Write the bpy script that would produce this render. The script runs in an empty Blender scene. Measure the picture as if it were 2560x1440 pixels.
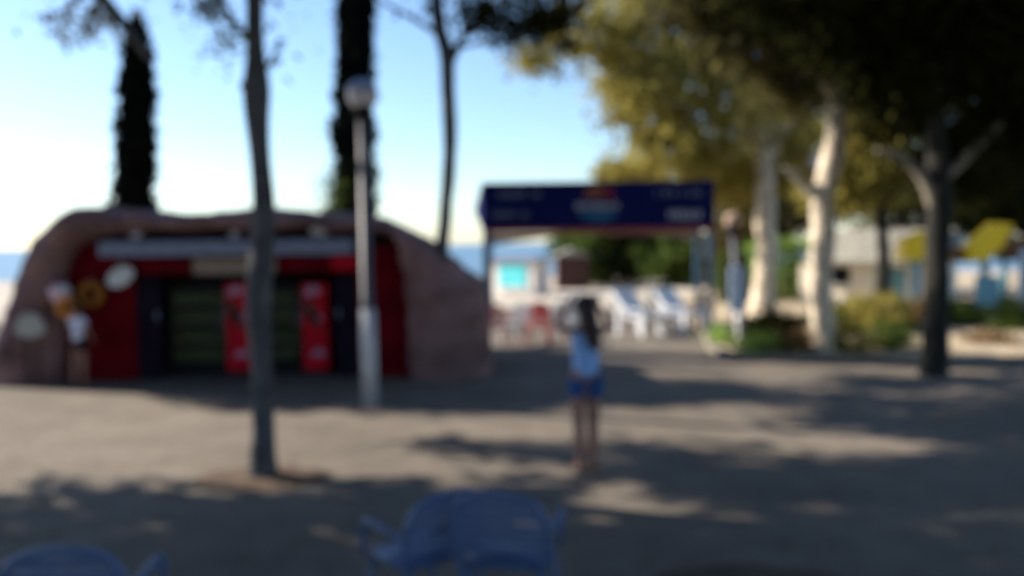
import bpy, bmesh, math, random
import numpy as np
from mathutils import Vector, Matrix, noise
R = math.radians
C = bpy.context.scene.collection
random.seed(7); rng = np.random.default_rng(7)

# ---------------------------------------------------------------- camera, sky, sun, exposure
F = 2130.0; CX, CY = 1280.0, 720.0
H = 2.2; PITCH = math.atan(112/F); ROLL = R(0.7)
fw = Vector((0, math.cos(PITCH), -math.sin(PITCH)))
U0 = Vector((0, math.sin(PITCH), math.cos(PITCH))); X0 = Vector((1, 0, 0))
rt = X0*math.cos(ROLL) - U0*math.sin(ROLL)
up = U0*math.cos(ROLL) + X0*math.sin(ROLL)
EYE = Vector((0, 0, H))
def P(px, py, Y):
    """real point in the place that stands Y metres in front and is seen at photo pixel px,py"""
    d = rt*((px-CX)/F) + up*((CY-py)/F) + fw
    return EYE + d*(Y/d.y)
def G(px, py):
    """ground point seen at photo pixel"""
    d = rt*((px-CX)/F) + up*((CY-py)/F) + fw
    return EYE + d*(-H/d.z)
cam = bpy.data.cameras.new('camera'); co = bpy.data.objects.new('camera', cam); C.objects.link(co)
m = Matrix.Identity(4)
for i, v in enumerate((rt, up, -fw)):
    for k in range(3): m[k][i] = v[k]
m.translation = EYE; co.matrix_world = m
cam.sensor_width = 36; cam.lens = 36*F/2560; cam.clip_start = 0.05; cam.clip_end = 20000
DEFOCUS = True
if DEFOCUS:                                  # the photograph is out of focus: the lens is set far too near
    cam.dof.use_dof = True; cam.dof.focus_distance = 0.45; cam.dof.aperture_fstop = 4.0
bpy.context.scene.camera = co

SUN_AZ, SUN_EL = 70.0, 30.0                  # left of the viewing direction, above the horizon
sdir = Vector((-math.sin(R(SUN_AZ))*math.cos(R(SUN_EL)), math.cos(R(SUN_AZ))*math.cos(R(SUN_EL)), math.sin(R(SUN_EL))))
w = bpy.data.worlds.new('World'); bpy.context.scene.world = w; w.use_nodes = True
nt = w.node_tree; nt.nodes.clear()
sky = nt.nodes.new('ShaderNodeTexSky'); sky.sky_type = 'NISHITA'; sky.sun_disc = False
sky.sun_elevation = R(SUN_EL); sky.sun_rotation = R(-SUN_AZ); sky.air_density = 1.0; sky.dust_density = 0.35; sky.ozone_density = 4.0
bg = nt.nodes.new('ShaderNodeBackground'); bg.inputs[1].default_value = 0.09
out = nt.nodes.new('ShaderNodeOutputWorld')
nt.links.new(sky.outputs[0], bg.inputs[0]); nt.links.new(bg.outputs[0], out.inputs[0])
sl = bpy.data.lights.new('sun', 'SUN'); sl.energy = 5.0; sl.angle = R(0.53); sl.color = (1.0, 0.90, 0.76)
so = bpy.data.objects.new('sun', sl); C.objects.link(so)
so.rotation_mode = 'QUATERNION'; so.rotation_quaternion = (-sdir).to_track_quat('-Z', 'Y'); so.location = (-30, 15, 30)
vs = bpy.context.scene.view_settings
vs.view_transform = 'Standard'; vs.look = 'None'; vs.exposure = 1.3; vs.gamma = 1.0
bpy.context.scene.cycles.max_bounces = 6

# ---------------------------------------------------------------- materials
def mat(name, col, rough=0.8, var=0.25, scale=4.0, metal=0.0, col2=None, bump=0.0, spec=0.3, detail=6.0):
    mt = bpy.data.materials.new(name); mt.use_nodes = True; n = mt.node_tree; b = n.nodes['Principled BSDF']
    b.inputs['Roughness'].default_value = rough; b.inputs['Metallic'].default_value = metal
    b.inputs['Specular IOR Level'].default_value = spec
    tc = n.nodes.new('ShaderNodeTexCoord'); ns = n.nodes.new('ShaderNodeTexNoise')
    ns.inputs['Scale'].default_value = scale; ns.inputs['Detail'].default_value = detail
    n.links.new(tc.outputs['Object'], ns.inputs['Vector'])
    rp = n.nodes.new('ShaderNodeValToRGB'); rp.color_ramp.elements[0].position = 0.3; rp.color_ramp.elements[1].position = 0.7
    a = [c*(1-var) for c in col]; z = [min(1, c*(1+var)) for c in (col2 or col)]
    rp.color_ramp.elements[0].color = (*a, 1); rp.color_ramp.elements[1].color = (*z, 1)
    n.links.new(ns.outputs['Fac'], rp.inputs['Fac']); n.links.new(rp.outputs['Color'], b.inputs['Base Color'])
    if bump:
        n2 = n.nodes.new('ShaderNodeTexNoise'); n2.inputs['Scale'].default_value = scale*5; n2.inputs['Detail'].default_value = 8
        n.links.new(tc.outputs['Object'], n2.inputs['Vector'])
        bp = n.nodes.new('ShaderNodeBump'); bp.inputs['Strength'].default_value = bump; bp.inputs['Distance'].default_value = 0.03
        n.links.new(n2.outputs['Fac'], bp.inputs['Height']); n.links.new(bp.outputs['Normal'], b.inputs['Normal'])
    return mt
def leafmat(name, c1, c2, trans=0.35):
    mt = bpy.data.materials.new(name); mt.use_nodes = True; n = mt.node_tree; n.nodes.clear()
    o = n.nodes.new('ShaderNodeOutputMaterial'); g = n.nodes.new('ShaderNodeNewGeometry')
    rp = n.nodes.new('ShaderNodeValToRGB'); rp.color_ramp.elements[0].color = (*c1, 1); rp.color_ramp.elements[1].color = (*c2, 1)
    n.links.new(g.outputs['Random Per Island'], rp.inputs['Fac'])
    d = n.nodes.new('ShaderNodeBsdfDiffuse'); t = n.nodes.new('ShaderNodeBsdfTranslucent'); mx = n.nodes.new('ShaderNodeMixShader')
    mx.inputs[0].default_value = trans
    n.links.new(rp.outputs[0], d.inputs[0]); n.links.new(rp.outputs[0], t.inputs[0])
    n.links.new(d.outputs[0], mx.inputs[1]); n.links.new(t.outputs[0], mx.inputs[2]); n.links.new(mx.outputs[0], o.inputs[0])
    return mt
def glassmat(name, tint):
    mt = bpy.data.materials.new(name); mt.use_nodes = True; n = mt.node_tree; b = n.nodes['Principled BSDF']
    b.inputs['Base Color'].default_value = (*tint, 1); b.inputs['Roughness'].default_value = 0.03; b.inputs['Transmission Weight'].default_value = 1.0
    b.inputs['IOR'].default_value = 1.15
    ns = n.nodes.new('ShaderNodeTexNoise'); ns.inputs['Scale'].default_value = 3
    mr = n.nodes.new('ShaderNodeMapRange'); mr.inputs[3].default_value = 0.02; mr.inputs[4].default_value = 0.07
    n.links.new(ns.outputs['Fac'], mr.inputs[0]); n.links.new(mr.outputs[0], b.inputs['Roughness'])
    return mt
M = dict(
 rock=mat('brown_rock', (.15,.08,.082), .95, .45, 1.3, col2=(.20,.115,.112), bump=.6),
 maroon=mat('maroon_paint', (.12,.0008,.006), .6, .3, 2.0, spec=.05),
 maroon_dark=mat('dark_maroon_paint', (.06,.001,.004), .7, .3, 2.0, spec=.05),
 red=mat('red_enamel', (.45,.004,.018), .5, .15, 3.0, spec=.08),
 cream_sign=mat('cream_board', (.26,.20,.165), .6, .12, 3.0),
 steel=mat('galvanised_steel', (.20,.23,.33), .55, .15, 5.0, metal=.25),
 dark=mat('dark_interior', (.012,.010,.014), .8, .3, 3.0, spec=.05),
 black=mat('black_metal', (.010,.010,.013), .6, .3, 3.0, spec=.1),
 greypaint=mat('grey_paint', (.07,.075,.10), .5, .15, 4.0),
 lightgrey=mat('light_grey_paint', (.44,.45,.48), .45, .12, 4.0),
 globe=mat('milky_globe', (.52,.50,.55), .3, .08, 3.0),
 globecap=mat('blue_grey_cap', (.22,.27,.42), .35, .1, 3.0),
 white=mat('white_paint', (.74,.74,.74), .5, .08, 3.0),
 offwhite=mat('off_white_board', (.55,.58,.60), .6, .1, 3.0),
 navy=mat('navy_banner', (.004,.008,.060), .7, .2, 1.5, spec=.05),
 navytext=mat('faded_pale_print', (.12,.14,.2), .6, .1, 3.0),
 navytext2=mat('pale_print', (.30,.31,.36), .6, .1, 3.0),
 orange_print=mat('orange_print', (.22,.07,.02), .6, .1, 3.0),
 red_print=mat('red_print', (.22,.01,.03), .6, .1, 3.0),
 teal_print=mat('teal_print', (.01,.09,.18), .6, .1, 3.0),
 redtrim=mat('red_trim', (.26,.03,.03), .6, .2, 3.0),
 tantrim=mat('tan_trim', (.34,.24,.18), .7, .2, 3.0),
 postblue=mat('blue_post_paint', (.06,.12,.2), .5, .2, 3.0),
 plaster=mat('cream_plaster', (.74,.68,.63), .9, .1, 1.5),
 plaster2=mat('warm_cream_plaster', (.78,.72,.60), .9, .12, 1.5),
 teal=mat('turquoise_shutter', (.10,.58,.62), .5, .12, 4.0),
 tealpost=mat('teal_post_paint', (.16,.32,.36), .5, .15, 4.0),
 yellow=mat('yellow_plastic', (.95,.58,.004), .4, .08, 3.0),
 wood=mat('brown_wood', (.16,.075,.03), .8, .3, 6.0),
 roofgrey=mat('grey_roof', (.26,.25,.22), .85, .2, 3.0),
 bluechair=mat('blue_plastic', (.07,.115,.24), .4, .12, 3.0),
 redchair=mat('red_plastic', (.42,.05,.05), .45, .15, 3.0),
 greychair=mat('grey_blue_plastic', (.30,.38,.44), .45, .12, 3.0),
 whitechair=mat('white_plastic', (.66,.68,.72), .4, .05, 3.0),
 skin=mat('skin', (.28,.145,.115), .6, .08, 8.0),
 hair=mat('dark_hair', (.03,.014,.014), .6, .3, 20.0),
 hairbrown=mat('brown_hair', (.06,.025,.012), .6, .3, 20.0),
 tank=mat('light_blue_cotton', (.25,.44,.80), .9, .1, 12.0),
 shorts=mat('blue_denim', (.02,.07,.22), .9, .15, 12.0),
 whiteshirt=mat('pale_lilac_cotton', (.62,.64,.82), .9, .06, 12.0),
 blackshorts=mat('black_cotton', (.012,.012,.014), .9, .2, 12.0),
 pink=mat('pink_vinyl', (.75,.30,.42), .35, .08, 3.0),
 orange=mat('orange_vinyl', (.62,.24,.04), .4, .1, 3.0),
 amber=mat('amber_vinyl', (.30,.11,.01), .4, .15, 3.0),
 barkgrey=mat('grey_bark', (.07,.07,.08), .95, .3, 5.0, col2=(.09,.09,.095), bump=.7),
 barkpale=mat('pale_bark', (.42,.35,.27), .95, .35, 5.0, col2=(.58,.50,.39), bump=.7),
 barkdark=mat('dark_bark', (.018,.018,.016), .95, .3, 4.0, bump=.7),  # dark enough to hold the forked trunk's shade in its colour
 soil=mat('brown_soil', (.075,.05,.035), 1, .4, 4.0, bump=.6),
 sand=mat('dry_earth', (.36,.29,.20), 1, .25, 2.0, bump=.4),
 kerb=mat('kerb_stone', (.20,.175,.15), .9, .2, 4.0, bump=.3),
 leaf_olive=leafmat('olive_leaves', (.17,.15,.036), (.42,.36,.10), .5),
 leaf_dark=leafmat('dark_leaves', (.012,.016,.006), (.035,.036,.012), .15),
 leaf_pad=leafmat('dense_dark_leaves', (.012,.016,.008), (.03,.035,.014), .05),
 leaf_mid=leafmat('green_leaves', (.045,.075,.018), (.12,.16,.04), .3),
 leaf_bright=leafmat('bright_green_leaves', (.18,.29,.06), (.32,.44,.12), .4),
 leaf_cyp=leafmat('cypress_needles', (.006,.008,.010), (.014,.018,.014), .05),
 leaf_back=leafmat('grey_green_leaves', (.05,.05,.03), (.17,.15,.05), .35),
 leaf_brown=leafmat('brown_dry_leaves', (.12,.07,.03), (.24,.15,.07), .2),
 green=mat('green_liquid', (.08,.11,.05), .4, .5, 14.0),
 glass=glassmat('cooler_glass', (.9,.95,.95)),
)

# ---------------------------------------------------------------- building helpers
def props(o, label=None, cat=None, group=None, kind=None):
    if label: o['label'] = label
    if cat: o['category'] = cat
    if group: o['group'] = group
    if kind: o['kind'] = kind
    return o
def thing(name, loc, label, cat, group=None):
    o = bpy.data.objects.new(name, None); C.objects.link(o); o.location = loc; o.empty_display_size = .2
    return props(o, label, cat, group)
def worldloc(o):
    v = Vector(o.location)
    while o.parent: o = o.parent; v += Vector(o.location)
    return v
class MB:
    """collects shapes given in world coordinates and links them as one mesh"""
    def __init__(s): s.v = []; s.f = []
    def add(s, vs, fs):
        b = len(s.v); s.v += [tuple(x) for x in vs]; s.f += [tuple(i+b for i in f) for f in fs]; return s
    def box(s, a, b, rz=0, piv=None, bev=0):
        x0,y0,z0 = [min(p,q) for p,q in zip(a,b)]; x1,y1,z1 = [max(p,q) for p,q in zip(a,b)]
        bv = min(bev, (x1-x0)/3, (z1-z0)/3, (y1-y0)/3)
        bm = bmesh.new(); bmesh.ops.create_cube(bm, size=1)
        for v in bm.verts: v.co = Vector((x0+(v.co.x+.5)*(x1-x0), y0+(v.co.y+.5)*(y1-y0), z0+(v.co.z+.5)*(z1-z0)))
        if bv > 0: bmesh.ops.bevel(bm, geom=bm.edges[:], offset=bv, segments=2, affect='EDGES')
        if rz:
            pv = Vector(piv or ((x0+x1)/2,(y0+y1)/2,0)); rm = Matrix.Rotation(rz, 3, 'Z')
            for v in bm.verts: v.co = pv + rm @ (v.co-pv)
        bm.verts.index_update()
        s.add([v.co[:] for v in bm.verts], [[v.index for v in f.verts] for f in bm.faces]); bm.free(); return s
    def tube(s, pts, rad, n=10, cap=True, wob=0.0):
        pts = [Vector(p) for p in pts]
        if not hasattr(rad, '__len__'): rad = [rad]*len(pts)
        rings = []; T0 = (pts[1]-pts[0]).normalized(); a = T0.orthogonal().normalized()
        for i, p in enumerate(pts):
            T = (pts[min(i+1,len(pts)-1)]-pts[max(i-1,0)]).normalized()
            a = (a - T*a.dot(T)).normalized(); b = T.cross(a); ring = []
            for k in range(n):
                t = 2*math.pi*k/n; r = rad[i]
                if wob: r *= 1+wob*noise.noise(Vector((math.cos(t)*1.5, math.sin(t)*1.5, p.z*1.8+p.x*3)))*2
                ring.append(p + (a*math.cos(t)+b*math.sin(t))*r)
            rings.append(ring)
        vs = [v for r_ in rings for v in r_]; fs = []
        for i in range(len(rings)-1):
            for k in range(n):
                fs.append((i*n+k, i*n+(k+1)%n, (i+1)*n+(k+1)%n, (i+1)*n+k))
        if cap: fs.append(tuple(range(n-1,-1,-1))); fs.append(tuple((len(rings)-1)*n+k for k in range(n)))
        return s.add(vs, fs)
    def ball(s, c, r, seg=16, rings=10):
        if not hasattr(r, '__len__'): r = (r,r,r)
        bm = bmesh.new(); bmesh.ops.create_uvsphere(bm, u_segments=seg, v_segments=rings, radius=1)
        bm.verts.index_update()
        s.add([(c[0]+v.co.x*r[0], c[1]+v.co.y*r[1], c[2]+v.co.z*r[2]) for v in bm.verts], [[v.index for v in f.verts] for f in bm.faces]); bm.free(); return s
    def prism(s, poly, d):
        """poly of 3D points, thickened by vector d"""
        n = len(poly); d = Vector(d); p = [Vector(q) for q in poly]
        return s.add(p + [q+d for q in p], [tuple(range(n))] + [tuple(range(2*n-1, n-1, -1))] + [(i, (i+1)%n, n+(i+1)%n, n+i) for i in range(n)])
    def build(s, name, m, parent=None, smooth=False):
        o0 = worldloc(parent) if parent else Vector((0,0,0))
        me = bpy.data.meshes.new(name)
        me.from_pydata([(v[0]-o0.x, v[1]-o0.y, v[2]-o0.z) for v in s.v], [], s.f); me.update()
        bm = bmesh.new(); bm.from_mesh(me); bmesh.ops.recalc_face_normals(bm, faces=bm.faces[:]); bm.to_mesh(me); bm.free()
        if smooth: me.polygons.foreach_set('use_smooth', [True]*len(me.polygons))
        me.materials.append(m); o = bpy.data.objects.new(name, me); C.objects.link(o); o.parent = parent
        return o
def copy_tree(o, parent=None):
    c = o.copy(); C.objects.link(c); c.parent = parent
    for ch in list(o.children): copy_tree(ch, c)
    return c
def smooth_path(pts, k=6):
    p = [np.array(q, float) for q in pts]; p = [2*p[0]-p[1]] + p + [2*p[-1]-p[-2]]; o = []
    for i in range(1, len(p)-2):
        for j in range(k):
            t = j/k
            o.append(.5*((2*p[i]) + (-p[i-1]+p[i+1])*t + (2*p[i-1]-5*p[i]+4*p[i+1]-p[i+2])*t*t + (-p[i-1]+3*p[i]-3*p[i+1]+p[i+2])*t**3))
    o.append(p[-2]); return o
def branch(pts4, n=9, wob=.10):
    """pts4: (x,y,z,r)"""
    q = smooth_path(pts4); mb = MB(); mb.tube([x[:3] for x in q], [max(.004, x[3]) for x in q], n, True, wob); return mb
def px4(l, Y):
    """[(px,py,width_px[,Y])] -> (x,y,z,r)"""
    o = []
    for q in l:
        yy = q[3] if len(q) > 3 else Y
        p = P(q[0], q[1], yy); o.append((p.x, p.y, p.z, q[2]/2/F*yy))
    return o
def leaves(name, blobs, size, m, parent, droop=0.0, clump=.35, flat=.6):
    """blobs: (x,y,z,rx,ry,rz,n clumps, leaves per clump)"""
    cs = []
    for (x,y,z,rx,ry,rz,n,k) in blobs:
        d = rng.normal(size=(n,3)); d /= np.linalg.norm(d,axis=1)[:,None]
        r = rng.random(n)**(1/2.2)
        c = d*r[:,None]*np.array([rx,ry,rz]) + np.array([x,y,z])
        cl = clump*(.6+.8*rng.random(n))
        cc = np.repeat(c, k, 0); ss = np.repeat(cl, k)
        off = rng.normal(size=(n*k,3))*np.array([1,1,flat])*.5*ss[:,None]
        off[:,2] -= droop*ss*rng.random(n*k)
        cs.append(cc+off)
    c = np.concatenate(cs); n = len(c)
    a = rng.normal(size=(n,3)); a[:,2] -= droop; a /= np.linalg.norm(a,axis=1)[:,None]
    b = rng.normal(size=(n,3)); b -= a*(a*b).sum(1)[:,None]; b /= np.linalg.norm(b,axis=1)[:,None]
    s = size*(.6+.8*rng.random(n))[:,None]
    L = a*s; W = b*s*.42
    v = np.stack([c-L, c+W, c+L, c-W], 1).reshape(-1,3)
    o0 = worldloc(parent) if parent else Vector((0,0,0)); v = v - np.array(o0[:])
    me = bpy.data.meshes.new(name); me.vertices.add(4*n); me.vertices.foreach_set('co', v.ravel())
    me.loops.add(4*n); me.loops.foreach_set('vertex_index', np.arange(4*n))
    me.polygons.add(n); me.polygons.foreach_set('loop_start', np.arange(n)*4)
    me.update(calc_edges=True); me.validate()
    me.materials.append(m); o = bpy.data.objects.new(name, me); C.objects.link(o); o.parent = parent
    return o
def tree(name, label, trunk, limbs, blobs, bark, leaf, size=.09, group=None, cat='tree', droop=0, clump=.35, twigs=0, pads=None, limbbark=None):
    b = trunk[0]; t = thing(name, (b[0], b[1], 0), label, cat, group)
    br = branch(trunk, 12); br.build('trunk', bark, t, True)
    for l in limbs: branch(l, 8).build('limb', limbbark or bark, t, True)
    if blobs:
        if twigs:                            # fine boughs that carry the crown
            mb = MB(); q0 = Vector(trunk[-1][:3])
            for (x,y,z,rx,ry,rz,n,k) in blobs:
                for _ in range(twigs):
                    e = Vector((x+rng.normal()*rx*.4, y+rng.normal()*ry*.4, z+rng.normal()*rz*.35))
                    mid = (q0+e)/2 + Vector((rng.normal()*.2, rng.normal()*.2, -.15*(e-q0).length*.3))
                    qq = smooth_path([(*q0,.07),(*mid,.045),(*e,.012)],4); mb.tube([u[:3] for u in qq],[u[3] for u in qq],6)
            mb.build('bough', bark, t, True)
        leaves('crown', blobs, size, leaf, t, droop, clump)
    if pads: leaves('shade_crown', pads, .14, M['leaf_pad'], t, 0, .45)  # leaf pads above the view, shaped and placed for the shade they cast
    return t
def blob(px, py, Y, wpx, hpx, dep, n, k):
    p = P(px, py, Y); return (p.x, p.y, p.z, wpx/2/F*Y, dep/2, hpx/2/F*Y, n, k)

# ---------------------------------------------------------------- setting: ground, sea, bed
def groundmat():
    mt = mat('sunworn_paving', (.152,.131,.110), .92, .14, .35, col2=(.175,.15,.125), bump=.0, spec=.2)
    n = mt.node_tree; b = n.nodes['Principled BSDF']; src = b.inputs['Base Color'].links[0].from_socket
    tc = n.nodes['Texture Coordinate']
    n1 = n.nodes.new('ShaderNodeTexNoise'); n1.inputs['Scale'].default_value = 1.6; n1.inputs['Detail'].default_value = 9; n1.inputs['Roughness'].default_value=.65
    n2 = n.nodes.new('ShaderNodeTexNoise'); n2.inputs['Scale'].default_value = 60; n2.inputs['Detail'].default_value = 4
    r1 = n.nodes.new('ShaderNodeMapRange'); r1.inputs[1].default_value=.35; r1.inputs[2].default_value=.7; r1.inputs[3].default_value=.78; r1.inputs[4].default_value=1.1
    r2 = n.nodes.new('ShaderNodeMapRange'); r2.inputs[1].default_value=.3; r2.inputs[2].default_value=.7; r2.inputs[3].default_value=.8; r2.inputs[4].default_value=1.15
    for x in (n1,n2): n.links.new(tc.outputs['Object'], x.inputs['Vector'])
    n.links.new(n1.outputs['Fac'], r1.inputs[0]); n.links.new(n2.outputs['Fac'], r2.inputs[0])
    mu = n.nodes.new('ShaderNodeMath'); mu.operation='MULTIPLY'; n.links.new(r1.outputs[0], mu.inputs[0]); n.links.new(r2.outputs[0], mu.inputs[1])
    vm = n.nodes.new('ShaderNodeVectorMath'); vm.operation='SCALE'; n.links.new(src, vm.inputs[0]); n.links.new(mu.outputs[0], vm.inputs['Scale'])
    n.links.new(vm.outputs[0], b.inputs['Base Color'])
    bp = n.nodes.new('ShaderNodeBump'); bp.inputs['Strength'].default_value=.4; bp.inputs['Distance'].default_value=.02
    n.links.new(n2.outputs['Fac'], bp.inputs['Height']); n.links.new(bp.outputs[0], b.inputs['Normal'])
    return mt
g = MB()
ys = [-60, 0, 30, 58, 66, 80, 120]; zs = [0,0,0,0,-2.0,-6.5,-9]
for i in range(len(ys)): g.v += [(-160, ys[i], zs[i]), (200, ys[i], zs[i])]
g.f = [(2*i, 2*i+1, 2*i+3, 2*i+2) for i in range(len(ys)-1)]
props(g.build('ground', groundmat()), kind='structure')
sea = MB(); sea.v = [(-6000,64,-5),(6000,64,-5),(6000,15000,-5),(-6000,15000,-5)]; sea.f=[(0,1,2,3)]
sm = mat('sea_water', (.02,.08,.16), .3, .3, .05, col2=(.035,.11,.2), bump=.5, spec=.5)
props(sea.build('sea', sm), kind='structure')

mb=MB(); N=60
mb.prism([(-90,26,.004),(-5.5,26,.004),(-3,29,.004),(4,28.5,.004),(7.5,30,.004),(34,52,.004),(34,57.9,.004),(-90,57.9,.004)],(0,0,.002))
props(mb.build('beach', mat('pale_sand',(.36,.315,.26),1,.12,.6,col2=(.42,.37,.31),bump=.3)), kind='structure')
# planted bed on the right: soil raised behind a kerb
bed = [G(1765,832), G(1790,880), G(1850,900), G(2120,906), G(2300,910), G(2700,905), (34,22,0), (30,50,0), (12,50,0), (G(1765,832).x, 26, 0)]
bed = [(p[0],p[1]) for p in bed]
mb = MB(); n = len(bed); c0 = (sum(p[0] for p in bed)/n, sum(p[1] for p in bed)/n)
mb.prism([(x,y,.004) for x,y in bed], (0,0,.09)); props(mb.build('planting_bed', M['sand']), kind='structure')
mb = MB()
for a, b in zip(bed[:5], bed[1:6]):
    a = Vector((*a,0)); b = Vector((*b,0)); d = (b-a).normalized(); nn = Vector((d.y,-d.x,0))*.13
    mb.prism([a+Vector((0,0,0)), b, b+nn, a+nn], (0,0,.13))
props(mb.build('kerb', M['kerb']), kind='structure')
# bare soil round the near tree
tb = G(655,1195)
mb = MB(); N=28; ring=[]
for k in range(N):
    t=2*math.pi*k/N; r=.55*(1+.25*noise.noise(Vector((math.cos(t)*2,math.sin(t)*2,3))))
    ring.append((tb.x+math.cos(t)*r*1.15, tb.y+math.sin(t)*r*.8, .004))
mb.add(ring+[(tb.x,tb.y,.05)], [(k,(k+1)%N,N) for k in range(N)])
props(mb.build('soil_patch', M['soil'], None, True), kind='structure')
sp = G(1860,1440)
mb = MB(); ring=[]
for k in range(N):
    t=2*math.pi*k/N; r=.62*(1+.3*noise.noise(Vector((math.cos(t)*2,math.sin(t)*2,9))))
    ring.append((sp.x+math.cos(t)*r, sp.y-.25+math.sin(t)*r*.75, .004))
mb.add(ring+[(sp.x,sp.y-.25,.06)], [(k,(k+1)%N,N) for k in range(N)])
props(mb.build('soil_patch', M['soil'], None, True), kind='structure')

ll=rng.random((2600,2)); n=len(ll); cx=-6+14*ll[:,0]; cy=3.4+12*ll[:,1]**1.3
a=rng.random(n)*6.28; sz=.018+.02*rng.random(n); v=np.zeros((n,4,3))
for q,(ca,wd) in enumerate(((0,1),(1.57,.45),(3.14,1),(4.71,.45))):
    v[:,q,0]=cx+np.cos(a+ca)*sz*wd; v[:,q,1]=cy+np.sin(a+ca)*sz*wd; v[:,q,2]=.007+.012*rng.random(n)
lm=bpy.data.meshes.new('fallen_leaves'); lm.from_pydata(v.reshape(-1,3).tolist(),[],[(4*i,4*i+1,4*i+2,4*i+3) for i in range(n)]); lm.materials.append(M['leaf_brown'])
lo=bpy.data.objects.new('fallen_leaves',lm); C.objects.link(lo); props(lo,'small brown fallen leaves scattered over the paving','leaves',None,'stuff')
# ---------------------------------------------------------------- rock kiosk
YK = 13.6
def arch(pts, n):
    q = [Vector(p) for p in pts]; L=[0]
    for a,b in zip(q,q[1:]): L.append(L[-1]+(b-a).length)
    o=[]
    for i in range(n):
        s = L[-1]*i/(n-1); k = max(j for j in range(len(L)) if L[j] <= s+1e-9); k=min(k,len(q)-2)
        o.append(q[k].lerp(q[k+1], (s-L[k])/(L[k+1]-L[k])))
    return o
outer_px = [(-45,990),(-35,900),(0,800),(30,720),(62,640),(105,580),(150,540),(190,516),(240,514),(290,520),(340,522),(400,530),(480,534),(560,526),(640,518),(720,520),(800,534),(870,530),(950,538),(1010,568),(1090,606),(1130,645),(1172,680),(1212,704),(1222,760),(1224,820),(1228,880),(1236,960)]
inner_px = [(122,962),(122,900),(124,800),(126,720),(136,660),(165,615),(230,592),(350,580),(500,574),(650,570),(800,572),(900,578),(960,586),(1000,620),(1014,700),(1018,800),(1020,880),(1022,950)]
NA = 220
outer = arch([P(x,y,YK+.5) for x,y in outer_px], NA); inner = arch([P(x,y,YK) for x,y in inner_px], NA)
cen = Vector((sum(p.x for p in outer)/NA, 0, 0.3))
rows = []
def lerp_row(t, dy, shrink=1.0):
    o=[]
    for a,b in zip(inner, outer):
        p = a.lerp(b, t); p.y = YK+dy
        p.x = cen.x + (p.x-cen.x)*shrink; p.z = max(-.1, cen.z + (p.z-cen.z)*(1-(1-shrink)*1.2)) if p.z>cen.z else p.z
        o.append(p)
    return o
rows.append(lerp_row(0,.55)); rows.append(lerp_row(0,.12)); rows.append(lerp_row(.18,-.03)); rows.append(lerp_row(.4,-.06)); rows.append(lerp_row(.62,.02)); rows.append(lerp_row(.82,.2))
rows.append(lerp_row(.95,.42)); rows.append(lerp_row(1.0,.7)); rows.append(lerp_row(1.0,1.2,.995)); rows.append(lerp_row(1.0,1.9,.985)); rows.append(lerp_row(1.0,2.7,.95)); rows.append(lerp_row(1.0,3.4,.88)); rows.append(lerp_row(1.0,4.0,.74)); rows.append(lerp_row(1.0,4.3,.55)); rows.append(lerp_row(1.0,4.45,.2))
for i,r in enumerate(rows):
    for k,p in enumerate(r):
        if i>0:
            q = Vector((p.x*1.1,p.y*1.1,p.z*1.1)); d = noise.noise_vector(q*1.0)*.10 + noise.noise_vector(q*3.1)*.06 + noise.noise_vector(q*8.0)*.03
            amp = .55 if 6<=i<=8 else 1.0
            p += Vector((d.x, d.y*1.4, d.z*(.7 if p.z>.2 else 0)))*amp
        if k in (0,NA-1): p.z = -.05
kiosk = thing('rock_kiosk', (cen.x, YK, 0), 'snack kiosk set in a low brown artificial rock mound with a maroon shopfront', 'kiosk')
mb = MB(); vs_=[p for r in rows for p in r]
mb.add(vs_, [(i*NA+k, i*NA+k+1, (i+1)*NA+k+1, (i+1)*NA+k) for i in range(len(rows)-1) for k in range(NA-1)])
mb.build('rock_shell', M['rock'], kiosk, True)
def panel(px0,py0,px1,py1,Y,th,name,m,parent,bev=.008,smooth=False):
    a = P(px0,py0,Y); b = P(px1,py1,Y); mb = MB(); mb.box((a.x,Y,a.z),(b.x,Y+th,b.z),bev=bev); return mb.build(name,m,parent,smooth)
YF = YK+.5
# shopfront wall pieces, butting round the opening
aL = P(118,612,YF); op0 = P(335,688,YF); op1 = P(893,688,YF); aR = P(1022,612,YF)
mb = MB(); mb.box((aL.x,YF,0),(op0.x,YF+.12,aL.z)); mb.build('left_wall', M['maroon'], kiosk)
mb = MB(); mb.box((op1.x,YF,0),(aR.x,YF+.12,aR.z)); mb.build('right_wall', M['maroon'], kiosk)
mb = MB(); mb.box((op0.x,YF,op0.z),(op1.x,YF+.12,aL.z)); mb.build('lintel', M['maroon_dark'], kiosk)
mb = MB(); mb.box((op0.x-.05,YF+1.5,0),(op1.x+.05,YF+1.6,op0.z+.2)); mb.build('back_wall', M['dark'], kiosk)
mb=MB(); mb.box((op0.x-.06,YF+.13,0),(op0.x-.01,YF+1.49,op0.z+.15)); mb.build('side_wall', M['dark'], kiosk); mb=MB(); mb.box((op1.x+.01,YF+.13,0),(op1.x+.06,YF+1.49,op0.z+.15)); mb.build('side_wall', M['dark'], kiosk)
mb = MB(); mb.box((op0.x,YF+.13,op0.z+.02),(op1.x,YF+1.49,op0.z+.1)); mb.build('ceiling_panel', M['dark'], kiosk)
# door leaves / dark frames in the opening
for x0,x1 in ((338,400),(836,892)):
    a=P(x0,690,YF+.02); b=P(x1,690,YF+.02)
    mb=MB(); mb.box((a.x,YF+.02,.02),(b.x,YF+.07,a.z-.01),bev=.01); d=mb.build('shutter_panel', mat('dark_violet_panel',(.012,.008,.018),.8,.3,3,spec=.05), kiosk)
    mb=MB(); mb.box((b.x-.07 if x0<400 else a.x+.04,YF-.03,1.0),(b.x-.04 if x0<400 else a.x+.07,YF+.02,1.15)); mb.build('handle', M['steel'], d)
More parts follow.
